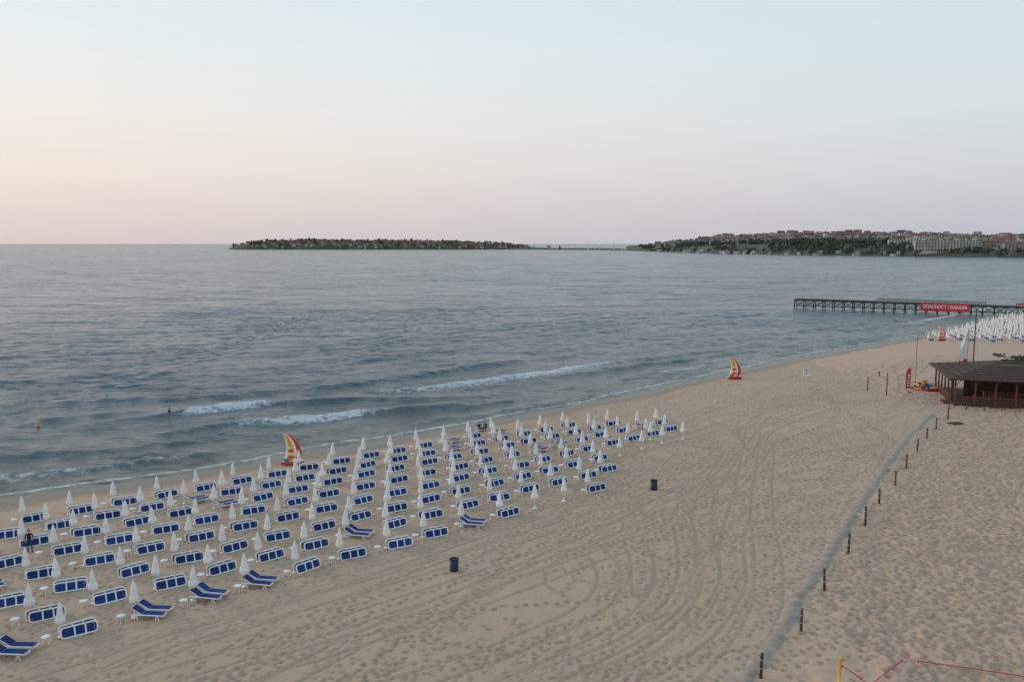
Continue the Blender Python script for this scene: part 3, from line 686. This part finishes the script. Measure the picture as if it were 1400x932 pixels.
def house(w,d_,h,wall,roof,kind='hip',floors=3,balc=False,bay=3.2):
    s=MB(); s.box((0,0,h/2-3),(w,d_,h+6),wall)
    fh=h/floors; nw=max(2,int(w/bay)); nd=max(2,int(d_/bay))
    for f in range(floors):
        z=f*fh+fh*.5
        for k in range(nw):
            x=-w/2+(k+.5)*w/nw
            s.box((x,-d_/2-.02,z),(w/nw*.6,.14,fh*.6),WIND); s.box((x,d_/2+.02,z),(w/nw*.5,.14,fh*.5),WIND)
        for k in range(nd):
            y=-d_/2+(k+.5)*d_/nd
            s.box((-w/2-.02,y,z),(.14,d_/nd*.5,fh*.55),WIND); s.box((w/2+.02,y,z),(.14,d_/nd*.5,fh*.55),WIND)
        if balc and f: s.box((0,-d_/2-.7,f*fh),(w*.96,1.4,.25),wall); s.box((0,-d_/2-1.38,f*fh+.45),(w*.96,.1,.6),WALLS[2])
    if balc:
        for k in range(nw+1):
            if k%2==0: s.box((-w/2+k*w/nw,-d_/2-.8,h/2-.05),(.4,1.62,h-.1),wall)
    o=.6
    if kind=='flat':
        s.box((0,0,h+.25),(w+.6,d_+.6,.5),roof)
        for q in range(max(1,int(w/28))): s.box((-w/2+(q+.6)*28 if w>30 else w*.2,0,h+1.4),(min(5,w*.2),d_*.4,2.0),wall)
    else:
        rh=min(w,d_)*.22; r=(w/2-d_/2*.9 if kind=='hip' else w/2+o) if w>d_ else w*.1
        V=[(-w/2-o,-d_/2-o,h),(w/2+o,-d_/2-o,h),(w/2+o,d_/2+o,h),(-w/2-o,d_/2+o,h),(-r,0,h+rh),(r,0,h+rh)]
        s.add(V,[(0,1,5,4),(2,3,4,5),(1,2,5),(3,0,4),(3,2,1,0)],roof); s.box((w*.2,d_*.15,h+rh*.8),(.9,.9,rh),wall)
    return s.mesh('house')
HV=[];HP=[]
for k in range(26):
    w=random.uniform(10,19); d_=random.uniform(9,12); fl_=random.choice([2,3,3,4,5])
    HV.append(house(w,d_,fl_*3.0,WALLS[(0,2,4,2,1,0,2,3)[k%8]],random.choice(ROOFS),random.choice(['hip','gable','flat','flat']),fl_,random.random()<.3))
for k in range(14):
    w=random.uniform(9,15); d_=random.uniform(8,11); fl_=random.choice([2,2,3])
    HP.append(house(w,d_,fl_*2.9,random.choice([WOODW,WALLS[3],WALLS[1],WALLS[0],WALLS[4]]),random.choice(ROOFS[:3]),random.choice(['hip','gable']),fl_))
tcx=[(1700,356),(1500,353.5),(1400,352),(1300,351),(1200,350),(1120,349),(1050,348),(990,347),(940,345.5),(880,343.6),(850,342.6),(800,341.6),(700,341.2),(600,341.2)]
tw=np.array([((x-700)/F*Zp,Zp) for x,y in tcx for Zp in [23.8*F/(y-333)]])
aT=tw[:,0]/tw[:,1]; order=np.argsort(aT); aT=aT[order]; zT=tw[order,1]
def coastY(a): return np.interp(a,aT,zT)
hx=(np.array([600,690,700,760,850,880,930,990,1060,1200,1300,1400,1600])-700)/F
hh=np.array([-6,-6,.5,2,2.5,10,26,38,43,43,38,34,30])
def townz(X,Y):
    a=X/np.maximum(Y,1); c=coastY(a); d=(Y-c)
    h=np.interp(a,hx,hh); back=np.where(h<4,250,1800)
    up=sm(d/110)*.38+.62*np.clip((d-60)/800,0,1)
    up=np.where(h<4,sm(d/60),up)
    z=SEA-3+(h+3.8)*up+np.clip(d/6,0,2.9)
    z=z-sm((d-back)/150)*np.where(h<4,8,0)
    return z+ (vnoise(X,Y,90,41)-.5)*5*sm(d/200)*(h>4)
xs2=np.linspace(-100,2600,330); ys2=np.linspace(1150,5200,380); X,Y=np.meshgrid(xs2,ys2)
me=gridmesh('headland_terrain',xs2,ys2,townz(X,Y)); me.materials.append(HILL); place('headland_terrain',me)
PX0,PX1,PYc=-1225,190,3620.
def penz(X,Y):
    u=(X-PX0)/(PX1-PX0); prof=np.interp(u,[0,.03,.1,.25,.45,.7,.82,.92,1.0],[0,10,28,33,31,27,17,8,2])
    wd=np.interp(u,[0,.1,.3,.7,.9,1],[60,170,210,200,140,70]); q=np.abs(Y-PYc)/wd
    e=.45*sm((1-q)/.10)+.55*np.clip(1-q,0,1)**.8
    ends=sm(u/.04)*sm((1.05-u)/.05)
    return SEA-4+(prof+5.2)*e*ends+(vnoise(X,Y,60,43)-.5)*4*e*ends
xs3=np.linspace(-1400,320,300); ys3=np.linspace(3300,3950,130); X,Y=np.meshgrid(xs3,ys3)
me=gridmesh('peninsula_terrain',xs3,ys3,penz(X,Y)); me.materials.append(HILL)
place('peninsula_terrain',me)
trees=[]
for k in range(900):
    x=random.uniform(PX0+60,PX1-120); y=PYc-random.uniform(-20,195); z=float(penz(np.array(x),np.array(y)))
    if z<6: continue
    if x<PX0+150 and random.random()<.7: continue
    place('old_town_house',random.choice(HP),(x,y,z),random.uniform(-.5,.5)+random.choice([0,1.57]),random.uniform(.7,1.0))
for k in range(480):
    x=random.uniform(PX0+30,PX1-20); y=PYc+random.uniform(-205,60); z=float(penz(np.array(x),np.array(y)))
    if z>1:
        dens=vnoise(np.array(x),np.array(y),120,51)
        if dens>.52 or x<PX0+220 or random.random()<.2: trees.append((x,y,z,random.uniform(7,16)))
for k in range(1500):
    a=random.uniform((895-700)/F,(1560-700)/F); c=float(coastY(a)); d_=random.uniform(60,950)
    Yv=c+d_; Xv=a*Yv; z=float(townz(np.array(Xv),np.array(Yv))); px=700+a*F
    slope=d_<250 and px<1235
    if slope and random.random()<.93: continue
    if px<940 and random.random()<.6: continue
    if vnoise(np.array(Xv),np.array(Yv),150,61)<.36: continue
    place('town_house',random.choice(HV),(Xv,Yv,z),random.uniform(-.4,.4)-a,random.uniform(.75,1.2))
for k in range(2500):
    a=random.uniform((872-700)/F,(1560-700)/F); px=700+a*F; c=float(coastY(a))
    d_=random.uniform(15,280) if random.random()<.55 else random.uniform(200,950)
    if px>1240 and random.random()<.5: continue
    Yv=c+d_; Xv=a*Yv
    if vnoise(np.array(Xv),np.array(Yv),70,63)<.33: continue
    trees.append((Xv,Yv,float(townz(np.array(Xv),np.array(Yv))),random.uniform(6,13)))
tm=MB(); ico=bmesh.new(); bmesh.ops.create_icosphere(ico,subdivisions=1,radius=1); iv=[v.co.copy() for v in ico.verts]; ifs=[[v.index for v in f.verts] for f in ico.faces]; ico.free()
for x,y,z,h_ in trees:
    tm.tube([(x,y,z-1),(x,y,z+h_*.5)],.3,POSTM,4)
    for q in range(7):
        r=h_*random.uniform(.13,.26); c=Vector((x+random.gauss(0,h_*.26),y+random.gauss(0,h_*.26),z+h_*random.uniform(.3,.95)))
        tm.add([c+Vector((v.x*random.uniform(.6,1.35),v.y*random.uniform(.6,1.35),v.z*random.uniform(.6,1.2)))*r for v in iv],ifs,random.choice(GREEN))
place('distant_trees',tm.mesh('distant_trees'))
hot=[(1291,62,112,22,20,6,WALLS[0],'flat'),(1252,150,46,16,18,6,WALLS[2],'flat'),(1345,90,40,16,12,4,WALLS[3],'hip'),(1385,60,40,16,17,5,WALLS[1],'hip'),(1366,220,44,16,15,5,WALLS[4],'hip'),(1225,140,40,14,12,4,WALLS[2],'hip'),(968,330,60,16,14,4,WALLS[4],'hip'),(1310,300,44,16,16,5,WALLS[3],'flat'),(1330,160,36,16,14,4,WALLS[0],'flat'),(1450,60,70,20,22,6,WALLS[1],'flat')]
for x,dc,w,d_,h_,fl_,wl,kd in hot:
    a=(x-700)/F; dist=float(coastY(a))+dc
    X_=a*dist; place('hotel_building',house(w,d_,h_,wl,ROOFS[3] if kd=='flat' else ROOFS[0],kd,fl_,True,5.2),(X_,dist,float(townz(np.array(X_),np.array(dist)))),-a*.6)
for k in range(46):
    a=(random.choice([random.uniform(985,1035),random.uniform(1050,1240),random.uniform(800,980)])-700)/F; c=float(coastY(a))+random.uniform(12,40); X_=a*c
    place('waterfront_shed',house(random.uniform(6,14),6,3,WALLS[2],random.choice([WALLS[2],ROOFS[1],ROOFS[3]]),'gable',1),(X_,c,float(townz(np.array(X_),np.array(c)))),random.uniform(-.5,.5))
s=MB(); s.lathe([(0,4),(8,3.2),(9,3.4)],WOODW,12); s.lathe([(9,3.9),(12,.2)],ROOFS[2],12)
for k in range(4):
    an=k*math.pi/2+.4; s.tube([(0,-4,8.5),(7*math.cos(an),-4,8.5+7*math.sin(an))],.3,WOODW,4)
a=(765-700)/F; Yv=float(coastY(a))+40; place('windmill',s.mesh('windmill'),(a*Yv,Yv,float(townz(np.array(a*Yv),np.array(Yv)))-.3))
s=MB(); s.box((0,0,8),(7,7,22),WALLS[0]); s.box((0,-3.52,14),(2,.2,3),WIND); s.lathe([(19,5),(26,.2)],ROOFS[0],4)
a=(1125-700)/F; Yv=float(coastY(a))+420; place('church_tower',s.mesh('church_tower'),(a*Yv,Yv,float(townz(np.array(a*Yv),np.array(Yv)))))
sh=MB()
for k in range(30):
    x=random.uniform(94,114); y=random.uniform(156,163); z=gz(x,y)+1.3*math.exp(-(((x-95)/16)**2+((y-165)/9)**2))+.8*math.exp(-(((x-78)/9)**2+((y-158)/6)**2))
    for q in range(40):
        c=Vector((x+random.gauss(0,.6),y+random.gauss(0,.5),z+random.uniform(-.1,.4))); r=random.uniform(.08,.22)
        sh.add([c+Vector((v.x*random.uniform(.5,1.4),v.y*random.uniform(.5,1.4),v.z*random.uniform(.5,1.3)))*r for v in iv],ifs,random.choice(GREEN))
place('dune_shrubs',sh.mesh('dune_shrubs'))
# ---------------- WORLD
w=bpy.data.worlds.new('World'); scene.world=w; w.use_nodes=True; n_=w.node_tree.nodes; l=w.node_tree.links
bg=n_['Background']; tc=n_.new('ShaderNodeTexCoord'); sx_=n_.new('ShaderNodeSeparateXYZ'); l.new(tc.outputs['Generated'],sx_.inputs[0])
def ramp(cols):
    r=n_.new('ShaderNodeValToRGB'); r.color_ramp.interpolation='LINEAR'
    els=r.color_ramp.elements
    for i,(p,c) in enumerate(cols):
        e_=els[i] if i<2 else els.new(p)
        e_.position=p; e_.color=c
    l.new(sx_.outputs['Z'],r.inputs['Fac']); return r.outputs['Color']
Lr=ramp([(0,lin(216,201,201)),(1,lin(150,182,210)),(.03,lin(228,211,205)),(.08,lin(241,227,216)),(.14,lin(241,235,228)),(.21,lin(232,238,237)),(.29,lin(222,235,239)),(.55,lin(190,213,228))])
Rr=ramp([(0,lin(185,189,200)),(1,lin(150,180,205)),(.03,lin(194,196,204)),(.08,lin(208,211,215)),(.14,lin(213,222,224)),(.21,lin(210,226,232)),(.29,lin(204,224,232)),(.55,lin(180,205,222))])
mr=n_.new('ShaderNodeMapRange'); mr.inputs['From Min'].default_value=-.55; mr.inputs['From Max'].default_value=.5; l.new(sx_.outputs['X'],mr.inputs['Value'])
grad=mixc(n_,l,mr.outputs[0],Lr,Rr)
sky=n_.new('ShaderNodeTexSky'); sky.sky_type='NISHITA'; sky.sun_disc=False; sky.sun_elevation=math.radians(12); sky.sun_rotation=math.radians(-65)
bg2=n_.new('ShaderNodeBackground'); l.new(sky.outputs[0],bg2.inputs[0]); bg2.inputs[1].default_value=.003
l.new(grad,bg.inputs[0]); bg.inputs[1].default_value=1.0
ad=n_.new('ShaderNodeAddShader'); l.new(bg.outputs[0],ad.inputs[0]); l.new(bg2.outputs[0],ad.inputs[1]); l.new(ad.outputs[0],n_['World Output'].inputs[0])
sd=bpy.data.lights.new('sun','SUN'); sd.energy=1.6; sd.angle=math.radians(18); sd.color=(1,.77,.62)
so=bpy.data.objects.new('sun',sd); scene.collection.objects.link(so)
az=math.radians(-65); el=math.radians(12); dv=Vector((math.sin(az)*math.cos(el),math.cos(az)*math.cos(el),math.sin(el)))
so.rotation_euler=dv.to_track_quat('Z','Y').to_euler(); so.location=(-60,80,40)
scene.view_settings.view_transform='Standard'; scene.view_settings.look='None'; scene.view_settings.exposure=0
cd=bpy.data.cameras.new('camera'); cd.sensor_width=36; cd.lens=36*F/1400; cd.clip_end=100000; cd.clip_start=.5
co=bpy.data.objects.new('camera',cd); scene.collection.objects.link(co); co.location=(0,0,H); co.rotation_euler=(math.pi/2-P,0,0); scene.camera=co
